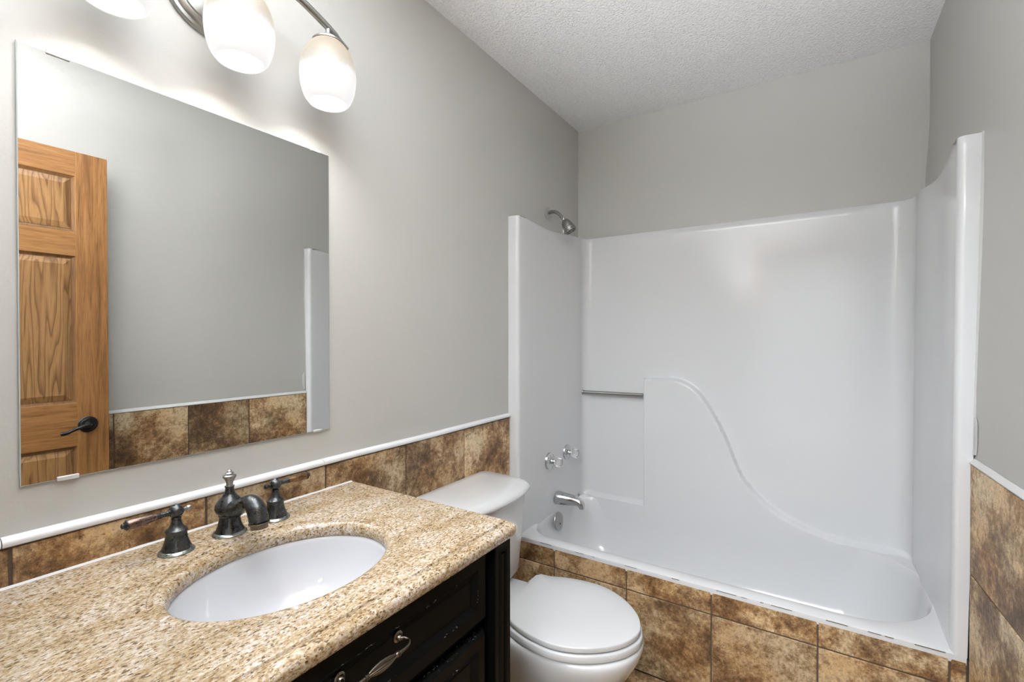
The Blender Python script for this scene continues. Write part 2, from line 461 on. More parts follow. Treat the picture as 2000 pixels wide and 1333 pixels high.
def tiles(name, us, vs_, plane, thick=.008, gap=.005, seed=1, mat=None, wobble=None):
    """us, vs_: joint positions; plane(u, v, d) -> point at distance d in front of the wall."""
    rnd = random.Random(seed); mb = MB()
    g = gap / 2; b = .0022
    for i in range(len(us) - 1):
        for j in range(len(vs_) - 1):
            u0, u1 = us[i] + g, us[i + 1] - g; v0, v1 = vs_[j] + g, vs_[j + 1] - g
            if u1 - u0 < .004 or v1 - v0 < .004: continue
            c = (rnd.random(), rnd.random(), rnd.random() + .01)
            nn = 3
            def ring(k, d): return [plane(u, v, d) for u, v in ((u0 + k, v0 + k), (u1 - k, v0 + k), (u1 - k, v1 - k), (u0 + k, v1 - k))]
            L = [ring(0, 0.0005), ring(0, thick - b), ring(b * .3, thick - b * .3), ring(b, thick)]
            vv = [p for l in L for p in l]; ff = []
            for q in range(3):
                for k in range(4): ff.append((q * 4 + k, q * 4 + (k + 1) % 4, (q + 1) * 4 + (k + 1) % 4, (q + 1) * 4 + k))
            ff.append((12, 13, 14, 15)); mb.add(vv, ff, 0, c)
    # grout bed
    for i in range(len(us) - 1):
        u0, u1 = us[i], us[i + 1]; v0, v1 = vs_[0], vs_[-1]
        q = [plane(u0, v0, thick - .003), plane(u1, v0, thick - .003), plane(u1, v1, thick - .003), plane(u0, v1, thick - .003)]
        q2 = [plane(u0, v0, 0), plane(u1, v0, 0), plane(u1, v1, 0), plane(u0, v1, 0)]
        mb.add(q + q2, [(0, 1, 2, 3), (3, 2, 6, 7), (0, 3, 7, 4), (1, 5, 6, 2)], 1)
    o = mb.build(name, [M['tile'], M['grout']], smooth=False)
    return S(o)

YT = 1.742
# left wall wainscot
tiles('trim_2', [YF, .202, .506, .810, 1.1135, 1.421, YT - .002], [0, .295, .600, .909], lambda u, v, d: (d + .001, u, v), .010, seed=3)
# right wall wainscot
ztr = [0, .018, .3195, .621, .9195]
tiles('trim_3', [YF, .195, .4965, .798, 1.0995, 1.401, YT], ztr[:1] + ztr[2:], lambda u, v, d: (tile_face_x(u) + .011 - d, u, v), .010, seed=11)
# tiled bathtub apron
def ap(u, v, d): return (u, 1.752 - d, v)
tiles('wall_apron', [0.011, .2305, .542, .8464, 1.157, 1.463, 1.4995], [0, .295, .388], ap, .009, gap=.0045, seed=23)
S(MB().box((.0, 1.7525, 0), (1.505, 1.775, .375)).build('wall_apron', M['grout'], smooth=False))
# floor
S(MB().box((-.5, -1.9, -.1), (2.62, D + .12, -.009)).build('floor', M['grout'], smooth=False))
fx = [0.0, .10, .4045, .709, 1.0135, 1.318, 1.522]; fy = [-.09, .05, .3545, .659, .9635, 1.268, 1.5725, 1.745]
tiles('floor', fx, fy, lambda u, v, d: (u, v, -.0085 + d), .0085, seed=31)

# quarter-round bead on the left wainscot, in two lengths
def bead(y0, y1):
    mb = MB(); L = []
    prof = [(0.0005, .909), (.0125, .909), (.0155, .911), (.0166, .9155), (.0152, .9205), (.010, .9245), (.0005, .9255)]
    nseg = max(2, int((y1 - y0) / .05))
    for i in range(nseg + 1):
        y = y0 + (y1 - y0) * i / nseg
        L.append([(x, y, z + .0008 * math.sin(y * 9)) for x, z in prof])
    mb.loft(L); return mb
mb = MB()
for y0, y1 in ((YF, .1905), (.192, .8), (.8015, 1.741)):
    b_ = bead(y0, y1); mb.add(b_.v, b_.f)
S(mb.build('trim_4', M['whitetrim']))
# white caulk strip on top of the right wainscot
mb = MB(); L = []
for i in range(60):
    y = YF + (YT - YF) * i / 59; x = tile_face_x(y); j = .0012 * noise.noise((y * 14, 3, 0))
    L.append([(x - .0002, y, .9195), (x - .0006, y, .922 + j * .4), (x + .004, y, .9275 + j * .4), (x + .0100, y, .934 + j), (x + .011, y, .9195)])
mb.loft(L); S(mb.build('trim_5', M['caulk']))
# caulk between worktop and left tile
mb = MB(); L = []
for i in range(50):
    y = .132 + (.895 - .132) * i / 49; j = .0012 * noise.noise((y * 30, 0, 0))
    L.append([(.0105, y, .8405), (.0155 + j, y, .8413), (.0140, y, .8425), (.0110, y, .8445 + j)])
mb.loft(L); S(mb.build('trim_6', M['caulk']))

# rough caulk and spackle beside the bathtub flange
mb = MB(); L = []
for i in range(160):
    z = .945 + (1.812 - .945) * i / 159
    fl = 1.5236 - .024 * (1 - (z - .39) / 1.42)
    r = .0022 + .0018 * noise.noise((z * 40, 1, 0)) + .001 * noise.noise((z * 140, 7, 0)); r = max(.0006, r)
    xw = wall_r_x(YT, z)
    L.append([(xw + .001, YT - r, z), (xw - r * .7, YT - r * 1.4, z), (fl - .002 - r, YT - .002 - r, z), (fl - .003, YT - .0005, z), (xw + .001, YT, z)])
mb.loft(L)
zz = [(.945, .006), (.97, .011), (1.03, .012), (1.046, .004)]
L = [[(wall_r_x(YT, z) - .0003, YT - .004, z), (wall_r_x(YT, z) - .0045, YT - .004 - w_ * .6, z), (wall_r_x(YT, z) - .0003, YT - .004 - w_ * 1.6, z)] for z, w_ in zz]
mb.loft(L)
S(mb.build('trim_7', M['caulk'], angle=60))
# dark broken caulk line under the bathtub rim
mb = MB(); rnd = random.Random(5); x = .06
while x < 1.45:
    l = rnd.uniform(.01, .07); h = rnd.uniform(.0003, .0010)
    if rnd.random() < .55: mb.box((x, 1.7405, .3868 - h), (min(x + l, 1.46), 1.7425, .3868 + h * .4))
    x += l + rnd.uniform(.005, .06)
S(mb.build('trim_8', M['grout'], smooth=False))

# ------------------------------------------------------------------ bathtub with moulded surround
tub = thing('bathtub', 'white moulded one piece bathtub and surround behind the brown tiled apron', 'bathtub', (.76, 2.1, .0))
# plan path: list of (x, y, section)
path = []
def seg(p0, p1, n, tag_):
    for i in range(n): t = i / n; path.append((p0[0] + (p1[0] - p0[0]) * t, p0[1] + (p1[1] - p0[1]) * t, tag_))
def arc(cx, cy, r, a0, a1, n, tag_):
    for i in range(n): a = a0 + (a1 - a0) * i / n; path.append((cx + r * math.cos(a), cy + r * math.sin(a), tag_))
YB = 2.430
path.append((.0008, YT + .03, 'o')); path.append((.0008, YT + .002, 'o'))
seg((.0015, YT), (.038, YT), 4, 'l')
arc(.038, YT + .016, .016, -PI / 2, 0, 8, 'l')
seg((.054, YT + .016), (.062, YB - .05), 60, 'L')
arc(.112, YB - .05, .05, PI, PI / 2, 14, 'L')
seg((.112, YB), (1.402, YB), 330, 'B')
arc(1.402, YB - .068, .068, PI / 2, 0, 16, 'R')
seg((1.470, YB - .068), (1.474, YT + .018), 60, 'R')
arc(1.492, YT + .018, .018, PI, 1.5 * PI, 8, 'r')
seg((1.492, YT), (1.5225, YT), 4, 'r'); path.append((1.5225, YT, 'r')); path.append((1.5235, YT + .002, 'o')); path.append((1.5235, YT + .03, 'o'))
zS = [(.395, 1.048), (.50, 1.052), (.56, 1.050), (.60, 1.040), (.65, 1.010), (.70, .955), (.75, .872), (.80, .765), (.86, .620), (.93, .535), (1.01, .474), (1.1, .436), (1.2, .410), (1.3, .396), (1.45, .385)]
def warp(x, y, z, tg):
    k = 1 - (z - .39) / 1.42
    if tg in 'LR':                       # end walls bow outwards half way back
        bow = .010 * math.sin(PI * lin(YT + .02, YB - .05, y)) ** 2
        x += -bow if x < .7 else bow
    if x > 1.4: x -= (.007 + .017 * lin(1.472, 1.522, x)) * k * lin(1.36, 1.47, x)
    if tg == 'B' or (tg in 'LR' and y > YB - .07):
        d = 0
        if x > .39:
            zs_ = interp(zS, min(max(x, .395), 1.45))
            dz = sstep(-.009, .009, zs_ - z)
            # softer, fading step where the curve runs out at the right end
            d = .042 * dz * sstep(.3985, .4085, x)
        d2 = .042 * sstep(.408, .396, z)
        d = max(d, d2)
        d *= lin(.062, .115, x) if x < .2 else (1 - .6 * lin(1.38, 1.47, x))
        y -= d
    if tg == 'o' and x > 1.4: pass
    return (x, y, z)
def ztop(x, y, tg):
    if tg in 'lro': return 1.800 if x < .7 else 1.812
    if tg in 'LR' and y < YB - .05:
        t = lin(YT + .02, YB - .05, y)
        return (1.799 if x < .7 else 1.805) + .008 * t - .013 * math.sin(PI * min(1, t * 1.05)) ** 2 * (1 if x < .7 else 1.6)
    return 1.809
zrows = [.22, .26, .30, .34, .37] + [.386 + .0045 * i for i in range(155)] + [1.0835 + .03 * i for i in range(1, 24)]
ztopmin = zrows[-1]
loops = []
for z in zrows: loops.append([warp(x, y, z if tg in 'LRB' else max(z, .386), tg) for x, y, tg in path])
last = []; last2 = []; last3 = []
for x, y, tg in path:
    zt = ztop(x, y, tg)
    p = warp(x, y, zt - .006, tg); last.append(p)
    # roll the top edge back to the wall
    nx, nyy = (0, 0)
    if tg == 'L' or (tg == 'o' and x < .7) : nx = -1
    elif tg == 'R' or (tg == 'o'): nx = 1
    if tg == 'B' or (y > YB - .04): nyy = 1
    if tg in 'lr': nyy = 1
    q = (p[0] + nx * .003, p[1] + nyy * .003, zt - .001); last2.append(q)
    ex = max(.0008, min(wall_r_x(y, zt) - .0006, p[0] + nx * .06)) if nx else p[0]
    ey = min(D - .0008, p[1] + nyy * .06) if nyy else p[1]
    last3.append((ex, ey, zt))
loops += [last, last2, last3]
mb = MB(); mb.loft(loops, False, False, closed=False)
mb.build('surround_wall', M['gel'], tub, angle=50)

# basin with deck: rounded-rectangle loops
def rr(x0, x1, y0, y1, rs, z, n=16):
    """rs: radii front-left, front-right, back-right, back-left"""
    L = []
    cs = [(x0 + rs[0], y0 + rs[0], rs[0], PI, 1.5 * PI), (x1 - rs[1], y0 + rs[1], rs[1], 1.5 * PI, 2 * PI), (x1 - rs[2], y1 - rs[2], rs[2], 0, .5 * PI), (x0 + rs[3], y1 - rs[3], rs[3], .5 * PI, PI)]
    for cx, cy, r, a0, a1 in cs:
        for i in range(n + 1):
            a = a0 + (a1 - a0) * i / n; L.append((cx + r * math.cos(a), cy + r * math.sin(a), z))
    return L
def rr2(x0, x1, y0, y1, rs, z): # match count with straight edges resampled
    L = rr(x0, x1, y0, y1, rs, z, 16); out = []
    for i, p in enumerate(L):
        q = L[(i + 1) % len(L)]; out.append(p)
        if i % 17 == 16:
            for k in range(1, 20): t = k / 20; out.append(tuple(p[a] + (q[a] - p[a]) * t for a in range(3)))
    return out
tr = .0005
LB = [rr2(.012, 1.4975, YT + .002, 2.455, (tr,) * 4, .365), rr2(.012, 1.4975, YT, 2.455, (tr,) * 4, .379), rr2(.012, 1.4975, YT + .001, 2.455, (tr,) * 4, .3875),
      rr2(.014, 1.4965, YT + .006, 2.455, (tr,) * 4, .3905), rr2(.035, 1.485, YT + .03, 2.40, (.10, .20, .05, .05), .3915),
      rr2(.045, 1.474, YT + .058, 2.3895, (.13, .25, .20, .10), .3905), rr2(.047, 1.472, YT + .066, 2.3895, (.135, .25, .20, .11), .386),
      rr2(.050, 1.469, YT + .073, 2.3895, (.14, .25, .20, .12), .376), rr2(.053, 1.465, YT + .080, 2.3893, (.14, .25, .20, .14), .35), rr2(.057, 1.459, YT + .086, 2.3888, (.14, .245, .20, .15), .30),
      rr2(.063, 1.450, YT + .093, 2.386, (.14, .24, .20, .16), .25), rr2(.070, 1.440, YT + .100, 2.379, (.14, .23, .20, .16), .20), rr2(.082, 1.425, YT + .108, 2.366, (.14, .22, .20, .16), .15), rr2(.097, 1.407, YT + .117, 2.350, (.14, .22, .20, .16), .115),
      rr2(.12, 1.385, YT + .13, 2.330, (.13, .2, .18, .15), .09), rr2(.15, 1.355, YT + .155, 2.30, (.12, .18, .16, .14), .073), rr2(.19, 1.31, YT + .19, 2.27, (.1, .15, .13, .11), .065), rr2(.3, 1.1, YT + .28, 2.2, (.08, .08, .08, .08), .062)]
MB().loft(LB, False, True).build('tub_basin', M['gel'], tub, angle=50)
# overflow plate, grab bar
mb = MB(); oa = Vector((1, 0, .12)).normalized(); oc = Vector((.070, 2.091, .343))
mb.lathe([(.0445, 0), (.0445, .003), (.042, .006), (.03, .0085), (.008, .0095), (.0, .0095)][:-1], oc, oa, 40)
ov = mb.build('overflow_plate', M['satin'], tub); 
sc_ = MB().lathe([(.005, .008), (.005, .011), (.003, .012)], oc + Vector((0, 0, -.012)), oa, 12).build('screw', M['pulldark'], None); sc_.parent = ov
ov_b = MB().tube([(.0655, 2.397, .959), (.40, 2.397, .9635)], .0095, 20)
ov_b.lathe([(.013, 0), (.013, .004), (.0105, .007)], (.062, 2.397, .959), (1, 0, 0), 20)
ov_b.build('grab_bar', M['satin'], tub)['label'] = 'grey metal grab bar across the moulded recess'
MB().lathe([(.03, 0), (.03, .003), (.018, .004), (.016, .002)], (.28, 2.09, .0625), (0, 0, 1), 24).build('drain', M['chrome'], tub)

# ------------------------------------------------------------------ tub spout, tap handles, shower head
sp = thing('tub_spout', 'chrome bathtub spout with small diverter knob above the overflow plate', 'tap', (.054, 2.107, .455))
mb = MB(); L = []
def ell(c, ax, ry, rz, n=32):       # ellipse loop about axis ax in x-z plane
    ax = Vector(ax).normalized(); side = Vector((0, 1, 0)); upv = side.cross(ax) * -1
    return [Vector(c) + side * (math.cos(2 * PI * i / n) * ry) + upv * (math.sin(2 * PI * i / n) * rz) for i in range(n)]
for c, ax, ry, rz in (((.054, 2.107, .455), (1, 0, 0), .033, .034), ((.058, 2.107, .455), (1, 0, 0), .034, .035), ((.10, 2.107, .4555), (1, 0, -.02), .031, .0315), ((.14, 2.107, .456), (1, 0, -.1), .027, .027),
                      ((.165, 2.107, .455), (1, 0, -.35), .024, .0235), ((.182, 2.107, .449), (1, 0, -.9), .0215, .021), ((.190, 2.107, .438), (.5, 0, -1), .0185, .017), ((.192, 2.107, .427), (.12, 0, -1), .016, .0145), ((.192, 2.107, .421), (0, 0, -1), .0155, .014)):
    L.append(ell(c, ax, ry, rz))
mb.loft(L, True, True, 0); mb.build('spout_body', M['chrome'], sp, sub=1)
MB().lathe([(.0025, 0), (.0025, .012), (.006, .015), (.0075, .020), (.006, .025), (.002, .027)], (.172, 2.107, .470), (.12, 0, 1), 20).build('diverter_knob', M['chrome'], sp)

def tap_handle(name, label, y, z, r):
    x0 = .0435 - .0005
    x0 = .062 - .010 + .002
    t = thing(name, label, 'tap handle', (x0, y, z), 'clear acrylic tap handles above the tub spout')
    MB().lathe([(r, -.006), (r, .002), (r * .97, .005), (r * .75, .0085), (r * .45, .011), (.013, .0125), (.0125, .014)], (x0, y, z), (1, 0, 0), 48).build('escutcheon', M['chrome'], t)
    MB().lathe([(.0125, .010), (.012, .022), (.010, .027), (.009, .034)], (x0, y, z), (1, 0, 0), 24).build('stem', M['chrome'], t)
    MB().lathe([(.011, .030), (.019, .033), (.0225, .040), (.0225, .058), (.020, .064), (.013, .066)], (x0, y, z), (1, 0, 0), 48, flute=.05, fn=8).build('knob', M['acrylic'], t)
    return t
tap_handle('tap_handle', 'clear knob tap handle on chrome disc, nearer the front flange', 2.031, .655, .0415)
tap_handle('tap_handle', 'clear knob tap handle on chrome disc, nearer the back corner', 2.217, .661, .0395)

sh = thing('shower_head', 'chrome shower head on a bent arm above the surround', 'shower head', (0, 2.105, 1.893))
MB().lathe([(.031, .0005), (.031, .003), (.028, .006), (.015, .009), (.0115, .010)], (0, 2.105, 1.893), (1, 0, 0), 40).build('flange', simple('pale_metal_flange', col=(.5, .5, .48), metal=.7, rough=.3), sh)
armp = catmull([(.004, 2.105, 1.893), (.03, 2.105, 1.896), (.055, 2.105, 1.889), (.078, 2.105, 1.867), (.090, 2.105, 1.853)], 8)
MB().tube(armp, .0088, 20).build('shower_arm', M['nickel'], sh)
ax = Vector((.045, 0, -.072)).normalized(); o0 = Vector((.0885, 2.105, 1.857))
MB().lathe([(.0095, 0), (.0105, .002), (.0105, .006), (.0085, .008), (.0095, .011), (.011, .013), (.0095, .017)], o0, ax, 28).build('ball_joint', M['chrome'], sh)
MB().lathe([(.010, .014), (.016, .018), (.022, .028), (.0265, .042), (.0285, .056), (.0285, .062), (.0265, .063), (.0265, .066), (.031, .067), (.0315, .073), (.031, .079), (.0275, .080), (.0275, .084), (.025, .085), (.024, .082), (.0, .082)][:-1], o0, ax, 48).build('spray_body', M['nickel'], sh)
mb = MB()
for r_, k_ in ((.0, 1), (.010, 6), (.018, 12)):
    for i in range(k_):
        a = 2 * PI * i / k_; t1 = ax.cross(Vector((0, 1, 0))); p = o0 + ax * .0815 + t1 * (r_ * math.cos(a)) + Vector((0, 1, 0)) * (r_ * math.sin(a))
        mb.lathe([(.0018, 0), (.0018, .002)], p, ax, 8)
mb.build('spray_nozzles', M['pulldark'], sh)
mb = MB().box((-.004, -.003, -.012), (.004, .003, .012)); lv = mb.build('spray_tab', M['chrome'], sh, bevel=.001)
lv.location = o0 + ax * .072 + Vector((-.028, -.014, -.012)); lv.matrix_parent_inverse = Matrix.Translation(-sh.location)

# ------------------------------------------------------------------ toilet
YC = 1.320
to = thing('toilet', 'white two piece toilet with closed lid between vanity and tiled tub apron', 'toilet', (.36, YC, 0))
wt = [(.322, .128), (.326, .137), (.34, .139), (.36, .143), (.3876, .153), (.4027, .160), (.45, .1745), (.50, .181), (.535, .1815), (.5716, .1735), (.62, .152), (.6586, .124), (.69, .092), (.71, .062), (.722, .033)]
def lid_outline(grow, z, n=60, crown=0):
    half = []
    xs = [.322 + (.722 - .322) * (1 - math.cos(PI * i / n)) / 2 for i in range(n + 1)]
    for x in xs: half.append((x, interp(wt, x)))
    half.append((.7265, .016)); half.append((.7275, 0))
    full = [(x, w_) for x, w_ in half] + [(x, -w_) for x, w_ in reversed(half[:-1])]
    # offset along normals
    out = []; k = len(full)
    for i in range(k):
        a = full[i - 1]; b = full[(i + 1) % k]; tx, ty = b[0] - a[0], b[1] - a[1]; l = math.hypot(tx, ty) or 1
        nx, ny_ = -ty / l, tx / l
        out.append((full[i][0] + nx * grow, YC + full[i][1] + ny_ * grow, z))
    return out
lid_c = (.51, YC)
def shrink(L, s, z): return [(lid_c[0] + (x - lid_c[0]) * s, lid_c[1] + (y - lid_c[1]) * s, z) for x, y, _ in L]
base = lid_outline(0, 0)
L = [lid_outline(-.004, .402), lid_outline(-.001, .4035), lid_outline(0, .408), lid_outline(-.001, .413), lid_outline(-.004, .4165)]
L = [shrink(base, .975, .4022), shrink(base, .996, .4028), shrink(base, 1.0, .405), shrink(base, 1.0, .4145), shrink(base, .997, .4165), shrink(base, .985, .4180), shrink(base, .85, .4185), shrink(base, .83, .4195), shrink(base, .5, .420), shrink(base, .15, .4205)]
MB().loft(L, True, True).build('toilet_lid', M['lidplastic'], to, angle=60)
L = [shrink(base, 1.0, .3765), shrink(base, 1.024, .377), shrink(base, 1.031, .380), shrink(base, 1.028, .394), shrink(base, 1.018, .3975), shrink(base, .99, .3985), shrink(base, .965, .3975), shrink(base, .70, .3975), shrink(base, .68, .39), shrink(base, .69, .3765)]
mb = MB(); mb.loft(L, False, False); k = len(base); n_ = len(mb.v)
mb.add([], [])
for j in range(k): mb.f.append((j, (j + 1) % k, 9 * k + (j + 1) % k, 9 * k + j)); mb.mi.append(0); mb.c.append((0, 0, 0))
mb.build('toilet_seat', M['lidplastic'], to, angle=60)
for sy in (-.075, .115):
    MB().tube([(.312, YC + sy - .03, .396), (.312, YC + sy + .03, .396)], .011, 16).box((.295, YC + sy - .018, .372), (.325, YC + sy + .018, .397)).build('seat_hinge', M['lidplastic'], to, bevel=.003)
def egg(xb, xf, w, z, n=64, p=2.3, mid=.55):
    L = []; cx = xb + (xf - xb) * mid
    for i in range(n):
        a = 2 * PI * i / n; c, s_ = math.cos(a), math.sin(a)
        rx = (xf - cx) if c > 0 else (cx - xb)
        e = 2 / (2.1 if c > 0 else p)
        L.append((cx + rx * math.copysign(abs(c) ** e, c), YC + w * math.copysign(abs(s_) ** e, s_), z))
    return L
L = [egg(.16, .60, .112, 0, p=4), egg(.16, .60, .113, .015, p=4), egg(.165, .585, .104, .04, p=4), egg(.18, .57, .098, .09, p=3.5), egg(.20, .58, .100, .14, p=3),
     egg(.215, .615, .118, .19, p=3), egg(.225, .668, .145, .24, p=3), egg(.235, .706, .166, .29, p=3), egg(.245, .727, .178, .33, p=3), egg(.25, .735, .182, .355, p=3), egg(.252, .734, .181, .368, p=3), egg(.258, .728, .175, .374, p=3), egg(.3, .68, .13, .374, p=3)]
MB().loft(L, True, True).build('toilet_bowl', M['china'], to, sub=1, angle=80)
# rear deck that carries the tank
def rrz(x0, x1, w0, w1, z, r=.03, bow=0, n=10):
    # rounded quad, w0 half width at back, w1 half width at front, front bowed
    P = [(x0, -w0), (x1, -w1), (x1, w1), (x0, w0)]; L = []
    for i in range(4):
        p = Vector(P[i]).to_2d() if False else Vector((*P[i], 0)); a = Vector((*P[i - 1], 0)); b = Vector((*P[(i + 1) % 4], 0))
        d0 = (a - p).normalized() * r; d1 = (b - p).normalized() * r
        for k in range(n + 1):
            t = k / n; q = (p + d0) * (1 - t) ** 2 + p * 2 * t * (1 - t) + (p + d1) * t * t; L.append(q)
        nxt = Vector((*P[(i + 1) % 4], 0)); e0 = p + d1; dd = (p - nxt).normalized() * r; e1 = nxt + dd
        for k in range(1, 12): t = k / 12; L.append(e0.lerp(e1, t))
    return [(q.x + bow * max(0, (q.x - x0) / (x1 - x0)) * (1 - (abs(q.y) / max(w0, w1)) ** 2.2), YC + q.y, z) for q in L]
L = [rrz(.05, .33, .07, .10, .20), rrz(.045, .34, .10, .13, .30), rrz(.04, .345, .118, .145, .345), rrz(.04, .345, .122, .15, .362), rrz(.043, .342, .119, .147, .371), rrz(.05, .335, .112, .14, .3735)]
MB().loft(L).build('toilet_deck', M['china'], to, angle=60)
for sgn in (-1, 1):
    pth = catmull([(.66, YC + sgn * .02, .245), (.56, YC + sgn * .070, .20), (.47, YC + sgn * .088, .225), (.40, YC + sgn * .092, .27), (.33, YC + sgn * .088, .24), (.29, YC + sgn * .084, .16), (.26, YC + sgn * .078, .08), (.24, YC + sgn * .07, .02)], 8)
    MB().tube(pth, [.02 + .022 * min(1, i / 12) for i in range(len(pth))], 20).build('trapway', M['china'], to)
# tank and its lid
L = [rrz(.05, .205, .17, .165, .374, .03, .015), rrz(.036, .215, .183, .178, .40, .03, .022), rrz(.030, .222, .194, .186, .52, .03, .03), rrz(.026, .228, .204, .193, .66, .028, .034), rrz(.025, .230, .206, .195, .695, .028, .036)]
MB().loft(L).build('toilet_tank', M['china'], to, angle=60)
L = [rrz(.026, .232, .206, .196, .6945, .03, .04), rrz(.020, .238, .214, .203, .697, .032, .044), rrz(.017, .243, .219, .207, .703, .034, .046), rrz(.017, .243, .219, .207, .710, .036, .046), rrz(.018, .238, .217, .204, .718, .038, .045), rrz(.022, .229, .212, .197, .7245, .038, .043), rrz(.03, .215, .203, .186, .728, .036, .040), rrz(.06, .17, .15, .14, .7292, .03, .03)]
MB().loft(L).build('tank_lid', M['china'], to, angle=60)
MB().lathe([(.013, 0), (.013, .008), (.009, .012)], (.246, YC - .155, .65), (1, 0, 0), 20).tube([(.258, YC - .155, .65), (.262, YC - .12, .648), (.262, YC - .08, .645)], [.006, .005, .006], 12).build('flush_lever', M['chrome'], to)

# ------------------------------------------------------------------ vanity cabinet
Y0, Y1 = .138, .893      # cabinet sides
XC = .556                # drawer face plane
va = thing('vanity_cabinet', 'black painted vanity cabinet with worn edges under the granite top', 'cabinet', (.28, .516, 0))
def ringface(mb, y0, y1, z0, z1, rings, cap=True):
    """rings: (inset, x, material of the band that ends at this ring)"""
    L = []; mi = []
    for k, (i_, x, mt) in enumerate(rings):
        L.append([(x, y0 + i_, z0 + i_), (x, y1 - i_, z0 + i_), (x, y1 - i_, z1 - i_), (x, y0 + i_, z1 - i_)])
        if k: mi.append(mt)
    mi.append(0)
    n = 4; vs = [p for l in L for p in l]; fs = []; ms = []
    for i in range(len(L) - 1):
        for j in range(4): fs.append((i * 4 + j, i * 4 + (j + 1) % 4, (i + 1) * 4 + (j + 1) % 4, (i + 1) * 4 + j)); ms.append(mi[i])
    fs.append(tuple((len(L) - 1) * 4 + j for j in range(4))); ms.append(rings[-1][3] if len(rings[-1]) > 3 else 0)
    fs.append((3, 2, 1, 0)); ms.append(0)
    mb.add(vs, fs, ms); return mb
ZB = .8075
mb = MB()
mb.box((.012, Y0, .09), (.535, Y0 + .018, ZB)); mb.box((.012, Y1 - .018, .09), (.535, Y1, ZB)); mb.box((.012, Y0, .09), (.53, Y1, .108))
mb.box((.03, Y0 + .02, 0), (.48, Y1 - .02, .09))
mb.box((.530, Y0 + .05, .780), (.552, Y1 - .05, ZB)); mb.box((.520, Y0 + .05, .634), (.538, Y1 - .05, .655)); mb.box((.530, Y0 + .05, .09), (.552, Y1 - .05, .118))
mb.box((.45, Y0 + .05, .11), (.50, Y1 - .05, .60))
mb.build('cabinet_body', [M['black']], va, smooth=False, bevel=.0015)
for y0, y1 in ((Y0, Y0 + .058), (Y1 - .058, Y1)):
    mb = MB(); ringface(mb, y0, y1, .0, ZB, [(0, .50, 0), (0, .565, 0), (.0015, .5675, 0), (.012, .5675, 0)])
    mb2 = MB()
    # face with recessed panel framed by a bead
    mb.f.pop(-2); mb.mi.pop(-2); mb.c.pop(-2)
    ya, yb, za, zb = y0 + .012, y1 - .012, .012, ZB - .012
    def ringface2(ya, yb, za, zb, zb2, za2, x):
        pass
    outer = [(.5675, ya, za), (.5675, yb, za), (.5675, yb, zb), (.5675, ya, zb)]
    pz0, pz1 = .472, .792
    inner = [(.5675, ya + .001, pz0), (.5675, yb - .001, pz0), (.5675, yb - .001, pz1), (.5675, ya + .001, pz1)]
    mb.add(outer + inner, [(0, 1, 5, 4), (1, 2, 6, 5), (2, 3, 7, 6), (3, 0, 4, 7)], 0)
    k = MB(); ringface(k, ya + .001, yb - .001, pz0, pz1, [(0, .5675, 0), (.0018, .5695, 0), (.004, .5695, 0), (.007, .5625, 0), (.0095, .5625, 0), (.012, .566, 0)])
    k.f.pop(); k.mi.pop(); k.c.pop()
    mb.add(k.v, k.f, k.mi)
    mb.build('corner_post', [M['black'], M['worn']], va, smooth=False)
dr = MB(); ringface(dr, .217, .815, .659, .800, [(0, .536, 0), (0, XC - .003, 0), (.003, XC, 0), (.028, XC, 0), (.0295, XC + .0015, 1), (.032, XC - .001, 1), (.040, XC - .009, 0), (.046, XC - .009, 0), (.048, XC - .007, 0)])
dro = dr.build('drawer', [M['black'], M['worn']], va, smooth=False)
for y0, y1 in ((.217, .514), (.518, .815)):
    k = MB(); ringface(k, y0, y1, .122, .632, [(0, .536, 0), (0, XC - .009, 1), (.004, XC - .003, 1), (.006, XC, 0), (.028, XC, 0), (.0295, XC + .0015, 1), (.032, XC - .001, 0), (.040, XC - .009, 0), (.046, XC - .009, 0), (.048, XC - .007, 0)])
    k.build('cabinet_door', [M['black'], M['worn']], va, smooth=False)
# rough dripped paint along the top of the doors
mb = MB(); rnd = random.Random(2); y = .225
while y < .81:
    l = rnd.uniform(.0015, .005); x0 = XC - .016 + rnd.uniform(-.003, .003); h = rnd.uniform(.001, .0035)
    mb.add([(x0, y, .6325), (x0 + .007, y, .6325), (x0 + .007, y + l, .6325), (x0, y + l, .6325), (x0 + .003, y + l / 2, .6325 + h)], [(0, 1, 4), (1, 2, 4), (2, 3, 4), (3, 0, 4), (3, 2, 1, 0)], 0)
    y += l + rnd.uniform(.001, .007)
k = mb.build('paint_drips', M['worn'], va, smooth=False); tag(k, kind='stuff')
